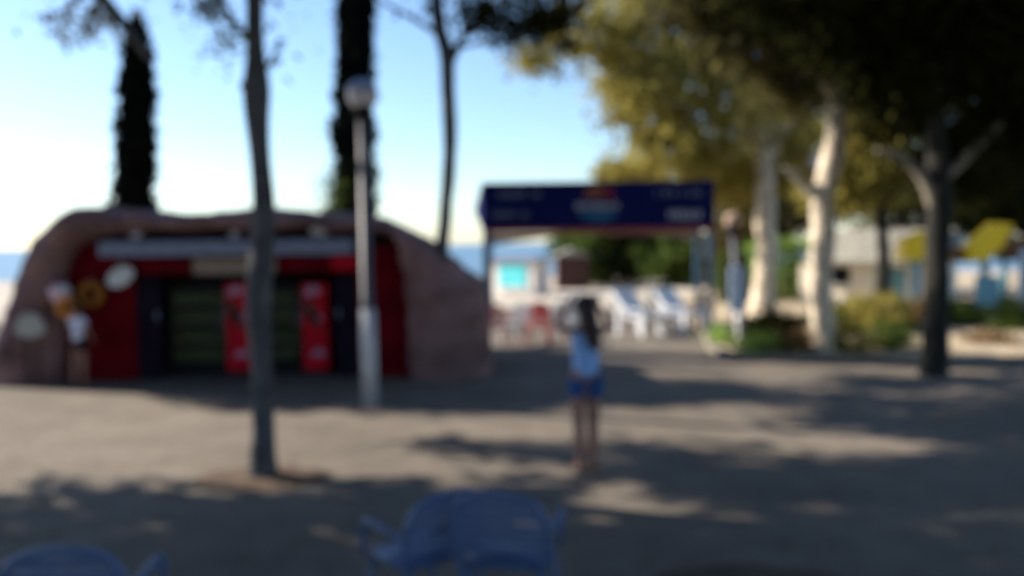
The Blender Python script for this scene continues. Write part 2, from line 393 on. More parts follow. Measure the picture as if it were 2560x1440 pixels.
# shelf slats (the maroon left wall lines)
# fascia: red, cream and red boards
panel(345,646,479,682,YF-.10,.06,'fascia_board',M['maroon'],kiosk)['label']='dark red fascia board'
panel(481,644,690,684,YF-.11,.07,'fascia_board',M['cream_sign'],kiosk)['label']='cream fascia board in the middle'
panel(692,642,824,672,YF-.10,.06,'fascia_board',M['maroon'],kiosk)['label']='dark red fascia board'
panel(826,640,892,674,YF-.10,.06,'fascia_board',M['red'],kiosk)['label']='bright red end of the fascia'
# metal canopy strip
a=P(245,602,YF-.5); b=P(880,634,YF-.5)
mb=MB(); mb.prism([(a.x,YF-.5,b.z),(a.x,YF-.5,a.z-.03),(a.x,YF-.02,a.z+.03),(a.x,YF-.02,b.z+.06)],(b.x-a.x,0,0)); aw=mb.build('metal_canopy',M['steel'],kiosk)
for k in range(22):
    x=a.x+.1+(b.x-a.x-.2)*k/21; mb=MB(); mb.box((x-.012,YF-.505,b.z+.01),(x+.012,YF-.495,a.z-.04)); mb.build('canopy_rib',M['greypaint'],aw)
# floodlights on the canopy
def flood(px, py, m, label, s=1.0):
    p=P(px,py,YF-.25); t=thing('floodlight',(p.x,p.y,p.z),label,'floodlight')
    mb=MB(); mb.box((p.x-.11*s,p.y-.08,p.z-.02),(p.x+.11*s,p.y+.04,p.z+.13*s),bev=.02); mb.build('housing',m,t)
    mb=MB(); mb.box((p.x-.09*s,p.y-.09,p.z),(p.x+.09*s,p.y-.081,p.z+.11*s)); mb.build('lens',M['globe'],t)
    mb=MB(); mb.tube([(p.x,p.y,p.z-.17),(p.x,p.y,p.z)],.02,8); mb.build('bracket',M['greypaint'],t)
flood(345,594,M['greypaint'],'grey floodlight near the left end of the kiosk canopy',.9)
flood(590,592,M['greypaint'],'small grey floodlight on the canopy just left of the near tree trunk',.7)
flood(800,584,M['white'],'white floodlight on the kiosk canopy right of the near tree trunk',1.25)
# beverage coolers
def cooler(x0,x1,s0,s1,label):
    YC=YF+.22; a=P(x0,706,YC); b=P(x1,950,YC); W=(a.x,b.x); top=a.z
    t=thing('drinks_cooler',((a.x+b.x)/2,YC+.3,0),label,'cooler','drinks coolers in the kiosk opening')
    mb=MB(); mb.box((W[0],YC+.05,.06),(W[0]+.05,YC+.62,top)); mb.box((W[1]-.05,YC+.05,.06),(W[1],YC+.62,top)); mb.box((W[0]+.05,YC+.57,.06),(W[1]-.05,YC+.62,top)); mb.box((W[0]+.05,YC+.05,.06),(W[1]-.05,YC+.57,.22)); mb.box((W[0]+.05,YC+.05,top-.1),(W[1]-.05,YC+.57,top))
    mb.build('cabinet',M['black'],t)
    s0p=P(s0,0,YC).x; s1p=P(s1,0,YC).x
    for z in (.55,.88,1.2): 
        mb=MB(); mb.box((W[0]+.06,YC+.09,z),(W[1]-.06,YC+.55,z+.015)); mb.build('shelf',M['greypaint'],t)
    mb=MB(); mb.box((W[0]+.06,YC+.02,.24),(s0p-.02,YC+.03,top-.12)); dr=mb.build('glass_door',M['glass'],t)
    mb=MB(); mb.tube([(s0p-.06,YC,.8),(s0p-.06,YC-.02,.85),(s0p-.06,YC-.02,1.15),(s0p-.06,YC,1.2)],.01,8); mb.build('handle',M['steel'],dr)
    mb=MB(); mb.box((s0p,YC-.02,.1),(s1p,YC+.04,top-.03),bev=.015); st=mb.build('side_panel',M['red'],t); st['label']='glossy red panel with pale swirls'
    # pale swirl, lettering-like ribbon and foot mark on the panel
    def rib(cx,cz,w,h,ph):
        pts=[]; n=14; pw=s1p-s0p
        for k in range(n+1):
            u=k/n; x=s0p+pw*(cx-w/2+w*u); z=cz+h*.5*math.sin(u*2.6+ph)+h*.5*math.sqrt(max(0,1-(2*u-1)**2)); pts.append((x,YC-.021,z))
        for k in range(n,-1,-1):
            u=k/n; x=s0p+pw*(cx-w/2+w*u); z=cz+h*.5*math.sin(u*2.6+ph)-h*.5*math.sqrt(max(0,1-(2*u-1)**2)); pts.append((x,YC-.021,z))
        return pts
    mb=MB(); lil=mat('pale_lilac_print',(.34,.18,.28),.5,.1,3)
    for args in ((.4,top-.22,.7,.16,0),(.5,top-.64,.62,.12,.4),(.6,.34,.6,.12,.2)):
        mb=MB(); mb.prism(rib(*args),(0,-.003,0)); mb.build('swirl_print',lil,st)
    mb=MB(); q=rib(.36,.98,.62,.36,1.2); mb.prism(q,(0,-.003,0)); mb.build('bottle_print',mat('dark_bottle_print',(.05,.02,.015),.5,.2,3),st)
    mb=MB()
    for z in (.24,.565,.895,1.215):
        x=W[0]+.1
        while x<s0p-.06:
            h=.23+.03*rng.random(); mb.tube([(x,YC+.2,z),(x,YC+.2,z+h*.65),(x,YC+.2,z+h*.8),(x,YC+.2,z+h)],[.034,.034,.014,.013],8); x+=.085
    props(mb.build('stocked_bottles',M['green'],None,True),'rows of greenish bottles behind the glass of the '+('left' if x0<500 else 'right')+' drinks cooler','bottles',None,'stuff')
cooler(408,612,541,606,'wide drinks cooler left of the near tree trunk, glossy red side panel')
cooler(655,806,736,802,'narrower drinks cooler right of the near tree trunk, glossy red side panel')
# hanging things at the kiosk's left end
def bball(px,py,Y,r,m1,m2,label,ring=False):
    p=P(px,py,Y); t=thing('inflatable_ring' if ring else 'beach_ball',(p.x,p.y,p.z-r),label,'inflatable')
    if ring:
        mb=MB(); q=[(p.x+math.cos(a)*r*.72,p.y,p.z+math.sin(a)*r*.72) for a in [2*math.pi*k/24 for k in range(25)]]; mb.tube(q,r*.3,10,False); mb.build('tube',m1,t,True)
    else:
        mb=MB(); mb.ball(p,r,20,12); o=mb.build('ball_skin',m1,t,True); o.data.materials.append(m2)
        for f in o.data.polygons:
            c=f.center; f.material_index=int(((math.atan2(c.z-r,c.x)+math.pi)/(math.pi/3)))%2
    mb=MB(); mb.tube([(p.x,p.y,p.z+r*.9),(p.x,p.y,p.z+r*1.3)],.008,6); mb.build('hook',M['steel'],t)
bball(150,732,YK+.1,.17,M['pink'],M['whitechair'],'pink and white beach ball hung at the kiosk corner')
bball(166,768,YK-.05,.17,M['orange'],M['orange'],'orange swim ring hung below the pink and white ball',True)
bball(228,735,YK+.25,.22,M['amber'],M['amber'],'dark amber swim ring hung above the child',True)
a=P(300,692,YK+.1); t=thing('hanging_sign',(a.x,a.y,a.z),'tilted pale grey oval board hung beside the kiosk opening','sign')
mb=MB(); q=[]
for k in range(20):
    u=2*math.pi*k/20; x=math.cos(u)*.23; z=math.sin(u)*.15; q.append((a.x+x*math.cos(.5)-z*math.sin(.5),a.y,a.z+x*math.sin(.5)+z*math.cos(.5)))
mb.prism(q,(0,.03,0)); mb.build('board',M['offwhite'],t)
mb=MB(); mb.tube([(a.x,a.y+.015,a.z+.14),(a.x+.02,a.y+.015,a.z+.4)],.008,6); mb.build('chain',M['steel'],t)
a=P(82,812,YK-.02); t=thing('wall_plaque',(a.x,a.y,a.z),'pale rounded board leaning on the rock left of the kiosk front','sign')
mb=MB(); q=[]
for k in range(20):
    u=2*math.pi*k/20; q.append((a.x+math.cos(u)*.27*(1 if math.sin(u)<0 else .8),a.y-.1,a.z+math.sin(u)*.2))
mb.prism(q,(0,.05,0)); mb.build('board',mat('pale_board',(.36,.36,.34),.7,.1,3),t)
mb=MB(); mb.tube([(a.x-.1,a.y-.04,0),(a.x-.1,a.y-.04,a.z)],.015,6); mb.tube([(a.x+.1,a.y-.04,0),(a.x+.1,a.y-.04,a.z)],.015,6); mb.build('stand',M['barkdark'],t)

# ---------------------------------------------------------------- lamps
def lamp(base, top, Y, r, label, gr, globe_m, cap_m, lean=0.0, pr=.08, name='street_lamp'):
    tp=P(top[0],top[1],Y); b=Vector((base[0],base[1],0)); t=thing(name,b,label,'street lamp','globe street lamps')
    z1=tp.z-r; tx=tp.x
    mb=MB(); mb.tube([b,(b.x+(tx-b.x)*.33,b.y,z1*.33)],[pr*1.15,pr*1.1],14); mb.build('pole_base',M['lightgrey'],t,True)
    mb=MB(); mb.tube([(b.x+(tx-b.x)*.33,b.y,z1*.33),(b.x+(tx-b.x)*.34,b.y,z1*.34),(tx,b.y,z1)],[pr*1.1,pr*.85,pr*.72],14); mb.build('pole',M['greypaint'],t,True)
    mb=MB(); mb.tube([(tx,b.y,z1-.12),(tx,b.y,z1-.02),(tx,b.y,z1+.06)],[pr*1.1,pr*1.5,pr*1.3],14); mb.build('collar',M['black'],t,True)
    mb=MB(); mb.ball((tx,b.y,tp.z),r,20,14); mb.build('globe',globe_m,t,True)
    mb=MB(); q=[]
    for k in range(7):
        u=math.pi/2*k/6; q.append(((tx,b.y,tp.z+r*.2+math.sin(u)*r*.86),max(.003,math.cos(u)*r*1.03)))
    mb.tube([x[0] for x in q],[x[1] for x in q],20); mb.build('cap',cap_m,t,True)
    return t
gb=G(926,1012); lamp(gb,(906,238),gb.y,.205,'grey pole with a globe lamp in front of the kiosk',None,M['globe'],M['globecap'],pr=.098)
gb=G(1858,880); lamp(gb,(1832,552),gb.y,.16,'shorter globe lamp at the gate beside the blue-white board',None,M['tantrim'],M['tantrim'],pr=.09)
lamp(P(2060,800,24),(2034,410),24,.22,'globe lamp half hidden behind the pale tree trunk',None,M['globe'],M['white'],pr=.07)
# blue-white board on the second lamp
a=P(1822,665,gb.y-.12); b=P(1858,865,gb.y-.12)
t=thing('notice_board',((a.x+b.x)/2,gb.y-.2,0),'tall narrow pale blue board standing at the gate lamp','sign')
mb=MB(); mb.box((a.x,gb.y-.22,P(0,800,gb.y).z),(b.x,gb.y-.16,a.z),bev=.01); mb.build('board',mat('pale_blue_board',(.42,.52,.70),.5,.08,3),t)
for x in (a.x+.05,b.x-.05):
    mb=MB(); mb.tube([(x,gb.y-.15,.05),(x,gb.y-.15,a.z)],.02,8); mb.build('leg',M['greypaint'],t)

# ---------------------------------------------------------------- entrance gate with navy banner
YG=22.0
pl=P(1212,835,YG); pr_=P(1772,835,YG); gate=thing('entrance_gate',((pl.x+pr_.x)/2,YG,0),'wide navy banner gate on blue posts, faded print, red lower edge','gate')
tl=P(1208,457,YG); br_=P(1786,566,YG)
DP=1.3
mb=MB(); mb.box((tl.x,YG-.03,br_.z),(br_.x,YG+.03,tl.z),bev=.01); bn=mb.build('front_banner',M['navy'],gate)
mb=MB(); mb.box((tl.x-.02,YG+DP,br_.z-.05),(br_.x-.02,YG+DP+.05,tl.z)); mb.build('back_banner',M['navy'],gate)
mb=MB(); mb.prism([(tl.x-.04,YG+.031,tl.z),(tl.x-.04,YG+.031,br_.z),(tl.x-.26,YG+.65,(tl.z+br_.z)/2-.1),(tl.x-.1,YG+DP,tl.z)],(.03,0,0)); mb.build('side_banner',M['navy'],gate)
mb=MB(); mb.box((br_.x-.03,YG+.031,br_.z),(br_.x,YG+DP-.01,tl.z)); mb.build('side_banner',M['navy'],gate)
mb=MB(); mb.box((tl.x+.01,YG-.045,br_.z-.10),(br_.x-.01,YG+.04,br_.z-.002),bev=.01); mb.build('red_edge',M['redtrim'],gate)
mb=MB(); a=P(1225,610,YG+DP); mb.prism([(tl.x+.1,YG+DP-.05,br_.z-.42),(tl.x+.1,YG+DP-.05,br_.z-.10),(br_.x-.1,YG+DP-.05,br_.z-.10),(br_.x-.1,YG+DP-.05,br_.z-.28),(br_.x-2.2,YG+DP-.05,br_.z-.16),(tl.x+2.3,YG+DP-.05,br_.z-.13)],(0,.04,0)); mb.build('arched_trim',M['tantrim'],gate)
for px_,yy in ((1216,YG),(1778,YG),(1222,YG+DP),(1772,YG+DP)):
    x=P(px_,700,YG).x; mb=MB(); mb.box((x-.075,yy-.06 if yy>YG else yy+.05,0),(x+.075,yy+.04 if yy>YG else yy+.17,tl.z-.1),bev=.01); mb.build('post',M['postblue'],gate)
for k in range(3):
    z=tl.z-.25-k*.35
    mb=MB(); mb.tube([(tl.x+.2,YG+.2,z),(br_.x-.2,YG+.2,z)],.025,8); mb.build('rail',M['greypaint'],gate)
# faded print: two rows of small strokes at either end, round mark in the middle
def strokes(x0,x1,y0,y1,m,dens=.55,seed=1):
    rr=random.Random(seed); mb=MB(); x=x0
    while x<x1-8:
        w_=rr.uniform(5,11)
        if rr.random()<.88:
            a=P(x,y0+rr.uniform(0,3),YG-.034); b=P(x+w_*dens,y1-rr.uniform(0,3),YG-.034); mb.box((a.x,YG-.036,a.z),(b.x,YG-.0325,b.z))
            a=P(x,(y0+y1)/2-2,YG-.034); b=P(x+w_*.95,(y0+y1)/2+2,YG-.034); mb.box((a.x,YG-.0365,a.z),(b.x,YG-.0328,b.z))
        x+=w_+rr.uniform(1.5,4)
    return mb
strokes(1232,1350,476,496,M['navytext'],seed=2).build('printed_lettering',M['navytext'],bn)
strokes(1232,1328,526,548,M['navytext'],seed=3).build('printed_lettering',M['navytext'],bn)
strokes(1640,1765,472,492,M['navytext'],seed=4).build('printed_lettering',M['navytext'],bn)
strokes(1672,1765,524,550,M['navytext2'],dens=.7,seed=5).build('printed_lettering',M['navytext2'],bn)
def ell(cx,cy,rx,ry,a0=0,a1=360,n=20,th=.004):
    q=[]
    for k in range(n+1):
        u=R(a0+(a1-a0)*k/n); p=P(cx+math.cos(u)*rx,cy-math.sin(u)*ry,YG-.034); q.append((p.x,YG-.0325,p.z))
    if a1-a0>=360: q=q[:-1]
    mb=MB(); mb.prism(q,(0,-th,0)); return mb
ell(1490,505,36,38,20,160).build('orange_arc',M['orange_print'],bn)
ell(1522,484,13,14).build('red_dot',M['red_print'],bn)
strokes(1440,1552,505,524,M['navytext'],dens=.8,seed=6).build('printed_lettering',M['navytext2'],bn)
ell(1495,530,50,22,180,360).build('teal_wave',M['teal_print'],bn)

# ---------------------------------------------------------------- buildings
Yb=36; a=P(1226,652,Yb); b=P(1368,760,Yb)
t=thing('beach_hut',((a.x+b.x)/2,Yb+.6,0),'small white hut with turquoise shutter seen through the gate','hut')
mb=MB(); mb.box((a.x,Yb,0),(b.x,Yb+1.2,a.z)); wl=mb.build('wall',M['plaster'],t)
mb=MB(); mb.box((a.x-.15,Yb-.2,a.z),(b.x+.15,Yb+1.4,a.z+.12),bev=.02); mb.build('roof',M['steel'],t)
c=P(1262,660,Yb); d=P(1346,716,Yb)
mb=MB(); mb.box((c.x,Yb-.05,d.z),(d.x,Yb-.004,c.z),bev=.01); sh=mb.build('shutter',M['teal'],t)
mb=MB(); mb.box((c.x-.08,Yb-.12,d.z-.08),(d.x+.08,Yb-.004,d.z-.01)); mb.build('sill',M['white'],sh)
t.rotation_euler.z=R(-36)
# dark red hut left of the green trees
a=P(1392,640,40); b=P(1440,760,40)
t=thing('storage_shed',((a.x+b.x)/2,41,0),'dark reddish shed behind the cream wall beside the white hut','shed')
mb=MB(); mb.box((a.x,40,0),(b.x+.6,42,a.z)); mb.build('wall',mat('dark_red_boards',(.07,.035,.03),.9,.2,3),t)
mb=MB(); mb.prism([(a.x-.1,39.8,a.z),(b.x+.7,39.8,a.z),((a.x+b.x)/2+.3,39.8,a.z+.35)],(0,2.4,0)); mb.build('roof',M['roofgrey'],t)
# hut at the right
Yh=27; a=P(2104,655,Yh); b=P(2420,760,Yh); rz=P(2200,592,Yh).z
t=thing('garden_hut',((a.x+b.x)/2,Yh+1.5,0),'cream garden hut with grey sloping roof right of the pale trunk','hut')
mb=MB(); mb.box((a.x,Yh,0),(b.x,Yh+3,a.z)); mb.build('wall',M['plaster2'],t)
mb=MB(); mb.prism([(a.x-.1,Yh-.55,a.z-.05),(a.x-.1,Yh-.55,a.z+.03),(a.x-.1,Yh+1.5,rz+.25),(a.x-.1,Yh+3.4,a.z+.05),(a.x-.1,Yh+3.4,a.z-.05)],(b.x-a.x+.3,0,0)); mb.build('roof',M['roofgrey'],t)
c=P(2150,668,Yh); d=P(2200,712,Yh)
mb=MB(); mb.box((c.x,Yh-.03,d.z),(d.x,Yh-.003,c.z)); wn=mb.build('window',M['black'],t)
mb=MB(); mb.box((c.x-.05,Yh-.06,d.z-.07),(d.x+.05,Yh-.003,d.z-.01)); mb.build('sill',M['white'],wn)
c=P(2262,670,Yh); d=P(2330,760,Yh)
mb=MB(); mb.box((c.x,Yh-.03,.1),(d.x,Yh-.003,c.z)); mb.build('door',M['tealpost'],t)
x=P(2118,0,Yh-.5).x; mb=MB(); mb.box((x-.16,Yh-.5,0),(x+.16,Yh-.3,a.z-.1),bev=.02); mb.build('porch_post',M['plaster2'],t)
t.rotation_euler.z=R(-33)

# ---------------------------------------------------------------- playground tower
Yp=22; t=thing('playground_tower',(P(2480,800,Yp).x,Yp,0),'playground tower with yellow roof panels, brown boards and teal posts','playground tower')
for px_,dy in ((2290,0),(2410,1.6),(2462,0),(2556,0),(2600,1.6)):
    x=P(px_,700,Yp).x; mb=MB(); mb.tube([(x,Yp+dy,0),(x,Yp+dy,P(2400,625,Yp).z)],.11,12); mb.build('post',M['tealpost'] if px_!=2556 else M['offwhite'],t,True)
def slab(pts,Y,th,name,m,par):
    mb=MB(); mb.prism([P(x,y,Y) for x,y in pts],(0,th,0)); return mb.build(name,m,par)
slab([(2256,650),(2264,602),(2318,576),(2332,594),(2322,652)],Yp-.15,.5,'roof_panel',M['yellow'],t)
slab([(2418,656),(2436,616),(2500,556),(2536,562),(2508,616),(2466,654)],Yp-.15,.6,'roof_panel',M['yellow'],t)
slab([(2330,600),(2424,628),(2424,655),(2330,640)],Yp+.1,.3,'roof_board',M['wood'],t)
slab([(2508,600),(2620,592),(2620,655),(2500,650)],Yp+.1,.3,'roof_board',M['wood'],t)
slab([(2280,760),(2600,760),(2600,778),(2280,778)],Yp-.1,1.9,'deck',M['wood'],t)
slab([(2440,690),(2500,690),(2500,765),(2440,765)],Yp-.12,.05,'side_board',M['tealpost'],t)

# ---------------------------------------------------------------- chairs
def chair(name, base, rz, m, label, cat='chair', group=None, s=1.0, slots=True):
    """moulded plastic chair facing +y before rotation, back rest at -y"""
    t=thing(name,(0,0,0),label,cat,group)
    mb=MB(); mb.box((-.23,-.2,.42),(.23,.24,.455),bev=.015); mb.build('seat',m,t,True)
    # arched back made of a rim, slats between
    rim=[(-.24,-.2,.44),(-.26,-.24,.62),(-.25,-.28,.76),(-.17,-.30,.84),(0,-.31,.87),(.17,-.30,.84),(.25,-.28,.76),(.26,-.24,.62),(.24,-.2,.44)]
    q=smooth_path(rim,4); mb=MB(); mb.tube(q,.022,8); 
    for k in range(5):
        z=.52+k*.068; y=-.215-.1*(z-.44)/.4; ww=.245 if z<.76 else .2
        mb.box((-ww,y-.008,z),(ww,y+.008,z+.045))
    mb.build('backrest',m,t)
    for sx in (-1,1):
        mb=MB(); mb.tube(smooth_path([(sx*.25,-.24,.62),(sx*.28,-.05,.66),(sx*.28,.18,.65),(sx*.26,.22,.44)],4),.018,8); mb.build('armrest',m,t,True)
        for sy in (-1,1):
            mb=MB(); mb.tube([(sx*.21,sy*.19,.43),(sx*.26,sy*.25,0)],[.024,.018],8); mb.build('leg',m,t,True)
    t.location=(base[0],base[1],0); t.rotation_euler=(0,0,rz); t.scale=(s,s,s)
    return t
# blue chairs close to the camera, seen from above and behind
chair('plastic_chair',(P(150,1385,3.75).x,4.0),R(4),M['bluechair'],'blue plastic chair back rising at the lower left corner',group='blue plastic chairs in the shade')
chair('plastic_chair',(P(1270,1300,4.45).x,4.75),R(-12),M['bluechair'],'blue plastic armchair with slatted back, facing the bare-legged woman',group='blue plastic chairs in the shade',s=1.0)
chair('plastic_chair',(P(1030,1300,4.5).x,4.85),R(40),M['bluechair'],'blue plastic armchair turned aside, between tree trunk and other blue chair',group='blue plastic chairs in the shade',s=.95)
CG='café chairs inside the gate'
def cafe(px,py,rz,m,label,s=1.0):
    q=G(px,py); return chair('cafe_chair',(q.x,q.y),rz,m,label,group=CG,s=s)
cafe(1243,868,R(200),M['redchair'],'red café chair nearest the rock kiosk inside the gate')
cafe(1292,862,R(150),M['greychair'],'grey-blue café chair between the two red ones')
cafe(1342,860,R(170),M['redchair'],'darker red café chair turned towards the grey-blue one',1.0)
cafe(1375,864,R(230),M['redchair'],'red café chair just left of the woman and the grey one')
cafe(1415,855,R(180),M['greychair'],'grey café chair directly left of the woman')
darkchair=mat('dark_grey_plastic',(.05,.05,.06),.5,.2,3)
cafe(1556,812,R(160),darkchair,'dark grey café chair behind the white deck chair nearest the woman')
cafe(1655,810,R(200),darkchair,'dark grey café chair between the two white deck chairs')
cafe(1750,822,R(140),darkchair,'dark grey café chair beside the right gate post')
cafe(1450,818,R(190),M['whitechair'],'white café chair behind the woman inside the gate')
def lounger(px,py,label,s=1.0):
    q=G(px,py); t=thing('deck_chair',(0,0,0),label,'deck chair','white deck chairs inside the gate')
    # side view: tall reclined back at left sloping down to the foot at right
    mb=MB(); mb.prism([(-.50,-.33,.98),(-.40,-.33,1.02),(.12,-.33,.40),(.02,-.33,.36)],(0,.66,0)); mb.build('backrest',M['whitechair'],t)
    mb=MB(); mb.prism([(.0,-.31,.35),(.05,-.31,.42),(.50,-.31,.46),(.50,-.31,.40)],(0,.62,0)); mb.build('seat',M['whitechair'],t)
    for sy in (-.34,.34):
        mb=MB(); mb.box((-.28,sy-.03,.56),(.42,sy+.03,.60)); mb.build('armrest',M['whitechair'],t)
        for x in (-.22,.42):
            mb=MB(); mb.box((x-.04,sy-.025,0),(x+.04,sy+.025,.56)); mb.build('leg',M['whitechair'],t)
    t.location=(q.x,q.y,0); t.rotation_euler=(0,0,R(-48)); t.scale=(s*1.12,s*1.12,s*1.05); return t
lounger(1592,836,'white deck chair with reclined back nearest the woman inside the gate',1.0)
lounger(1694,832,'white deck chair with reclined back nearest the right gate post',1.0)

# ---------------------------------------------------------------- people
def skinned(name, verts, edges, m, parent, root=0, sub=2):
    me=bpy.data.meshes.new(name); me.from_pydata([v[:3] for v in verts],edges,[]); me.update()
    o=bpy.data.objects.new(name,me); C.objects.link(o)
    sk=o.modifiers.new('Skin','SKIN'); sk.use_smooth_shade=True; ss=o.modifiers.new('Sub','SUBSURF'); ss.levels=sub; ss.render_levels=sub
    if not me.skin_vertices: me.skin_vertices.new()
    for i,v in enumerate(verts):
        d=me.skin_vertices[0].data[i]; r=v[3]; d.radius=(r if not hasattr(r,'__len__') else r)*1 if hasattr(r,'__len__') else (r,r)
        d.use_root = (i==root)
    dg=bpy.context.evaluated_depsgraph_get(); ev=o.evaluated_get(dg); me2=bpy.data.meshes.new_from_object(ev)
    o.modifiers.clear(); o.data=me2; me2.name=name; me2.materials.clear(); me2.materials.append(m); o.parent=parent
    return o
def figure(base, rz, s, label, arms, top, bottom, hairm, topmat, botmat, longhair=False, legsp=.085, step=0.0):
    t=thing('person',(0,0,0),label,'person')
    V=[]; E=[]
    def v(x,y,z,r,par=None):
        V.append((x,y,z,r)); 
        if par is not None: E.append((par,len(V)-1))
        return len(V)-1
    pel=v(0,0,.90,(.125,.10)); wa=v(0,.01,1.05,(.105,.085),pel); ch=v(0,.01,1.22,(.125,.095),wa); ns=v(0,0,1.36,(.075,.065),ch)
    nk=v(0,.01,1.43,(.048,.05),ns); h1=v(0,.025,1.50,(.062,.075),nk); h2=v(0,.015,1.58,(.073,.092),h1); h3=v(0,.005,1.645,(.05,.065),h2)
    for sx in (-1,1):
        hp=v(sx*.085,0,.84,.088,pel); kn=v(sx*(legsp+.003),.01+step*sx*.5,.47,.060,hp); cf=v(sx*legsp,-.015+step*sx*.7,.33,.059,kn); an=v(sx*legsp,-.01+step*sx,.09,.038,cf)
        hl=v(sx*legsp,-.03+step*sx,.035,.032,an); ba=v(sx*(legsp+.01),.10+step*sx,.028,(.038,.024),hl); v(sx*(legsp+.015),.165+step*sx,.02,(.034,.016),ba)
        ar=arms[0 if sx<0 else 1]
        sh=v(sx*.165,0,1.345,.05,ns); el=v(*ar[0],.036,sh); wr=v(*ar[1],.025,el)
        W=Vector(ar[1]); Hd=Vector(ar[2]); d=(Hd-W).normalized(); side=Vector(ar[3]).normalized()
        pm=W+d*.055; pmi=v(*pm,(.034,.02),wr); kk=W+d*.09; ki=v(*kk,(.036,.017),pmi)
        nrm=d.cross(side).normalized()
        for k,(o_,l_) in enumerate(((-.030,.062),(-.010,.074),(.010,.070),(.030,.054))):
            b0=v(*(W+d*.08+side*o_),.009); c0=v(*(W+d*(.095+l_*.45)+side*o_*1.1+nrm*.006),.0085,b0); v(*(W+d*(.09+l_)+side*o_*1.15+nrm*.022),.0075,c0)
        b0=v(*(W+d*.04-side*.02),.011); c0=v(*(W+d*.065-side*.052),.010,b0); v(*(W+d*.10-side*.062),.009,c0)
    body=skinned('body',V,E,M['skin'],t)
    # nose, ears and eyes
    fm=MB(); fm.tube([(0,.105,1.585),(0,.125,1.555),(0,.118,1.545)],[.008,.014,.006],8)
    fm.v=[tuple(p) for p in fm.v]; me=body.data; bm=bmesh.new(); bm.from_mesh(me)
    def addto(mbx):
        nv=[bm.verts.new(p) for p in mbx.v]
        for f in mbx.f:
            try: bm.faces.new([nv[i] for i in f]).smooth=True
            except ValueError: pass
    addto(fm)
    for sx in (-1,1):
        em=MB(); em.ball((sx*.078,.0,1.565),(.012,.022,.032),10,8); addto(em)
    bm.to_mesh(me); bm.free()
    for sx in (-1,1):
        em=MB(); em.ball((sx*.03,.095,1.585),.012,10,8); em.build('eye',M['black'],t,True)
    em=MB(); em.tube([(-.025,.102,1.52),(0,.108,1.518),(.025,.102,1.52)],.006,6); em.build('mouth',M['redchair'],t,True)
    # hair
    hm=MB(); hm.ball((0,-.018,1.60),(.108,.112,.108),18,12)
    if longhair:
        hm.tube(smooth_path([(0,-.06,1.60),(.01,-.10,1.50),(.03,-.125,1.40),(.06,-.13,1.28),(.075,-.12,1.18)],4),[.09]*6+[.085]*4+[.07]*4+[.035]*3,12)
    hm.build('hair',hairm,t,True)
    # top
    TV=[(0,0,.86,(.145,.118)),(0,.01,1.05,(.128,.105)),(0,.01,1.22,(.145,.112)),(0,0,1.345,(.095,.078)),(-.13,0,1.345,.058),(.13,0,1.345,.058)]
    TE=[(0,1),(1,2),(2,3),(3,4),(3,5)]
    if top=='tee': 
        for i,ar in enumerate(arms):
            sx=-1 if i==0 else 1; el=Vector(ar[0]); sh=Vector((sx*.165,0,1.345)); q=sh.lerp(el,.55); TV[4+i]=(*sh,.06); TV.append((*q,.052)); TE.append((4+i,len(TV)-1))
    skinned('top',TV,TE,topmat,t)
    BV=[(0,0,.99,(.132,.108)),(-.085,0,.85,.106),(.085,0,.85,.106),(-.093,0,bottom,.086),(.093,0,bottom,.086)]
    skinned('shorts',BV,[(0,1),(0,2),(1,3),(2,4)],botmat,t)
    for sx in (-1,1):
        fm=MB(); fm.box((sx*legsp-.045,-.06+step*sx,.0),(sx*legsp+.06,.19+step*sx,.018),bev=.006); fm.build('sandal',M['barkdark'],t)
    t.location=(base[0],base[1],0); t.rotation_euler=(0,0,rz); t.scale=(s,s,s)
    return t
q=G(1466,1176)
up_arms=(((-.27,.12,1.40),(-.14,.12,1.60),(-.105,.09,1.70),(1,0,.2)),((.27,.12,1.38),(.14,.12,1.60),(.105,.09,1.70),(-1,0,.2)))
figure((q.x,q.y),R(4),1.0,'bare-legged woman in a light blue top and blue shorts, hands raised to her head',up_arms,'tank',.66,M['hair'],M['tank'],M['shorts'],True,.068,.03)
q=G(212,962)
dn=(((-.25,.02,1.12),(-.30,.12,.95),(-.31,.16,.85),(0,1,0)),((.25,.0,1.10),(.24,.14,.92),(.22,.2,.83),(0,1,0)))
figure((q.x,q.y-.15),R(-20),.80,'child in a white shirt and black shorts standing at the kiosk counter',dn,'tee',.66,M['hairbrown'],M['whiteshirt'],M['blackshorts'],False,.09,.05)

# ---------------------------------------------------------------- trees
def over(x, y, h, rx, ry, rz=.7, dens=15.0, k=42):
    """crown pad at height h that throws its shade on the paving at x,y"""
    return (x+sdir.x/sdir.z*h, y+sdir.y/sdir.z*h, h, rx, ry, rz, max(4,int(dens*rx*ry)), k)
# near slim trunk left of centre
Y1=G(655,1195).y
t1=px4([(656,1205,74),(655,1120,60),(656,1000,54),(652,880,56),(644,760,60),(655,640,58),(661,520,54),(652,400,50),(645,300,56),(642,215,66),(640,130,48),(636,0,44),(630,-160,40),(640,-330,32)],Y1)
l1=[px4([(650,230,26),(612,222,18),(604,205,8)],Y1), px4([(642,120,20),(590,60,14),(540,-20,10)],Y1), px4([(645,200,16),(680,150,10),(700,90,5)],Y1),px4([(650,-120,30),(850,-260,20),(1050,-330,10)],Y1)]
b1=[blob(565,100,Y1,50,90,.5,8,9),blob(520,15,Y1,100,50,.6,12,9),blob(690,140,Y1,50,60,.4,4,7),blob(705,10,Y1,80,50,.4,4,5),
    (-3.2,8.2,7.6,2.8,2.2,1.1,120,60)]
tree('slim_tree','slim grey trunk closest to the camera with brown soil at its foot',t1,l1,b1,M['barkgrey'],M['leaf_back'],.055,twigs=0,clump=.28)
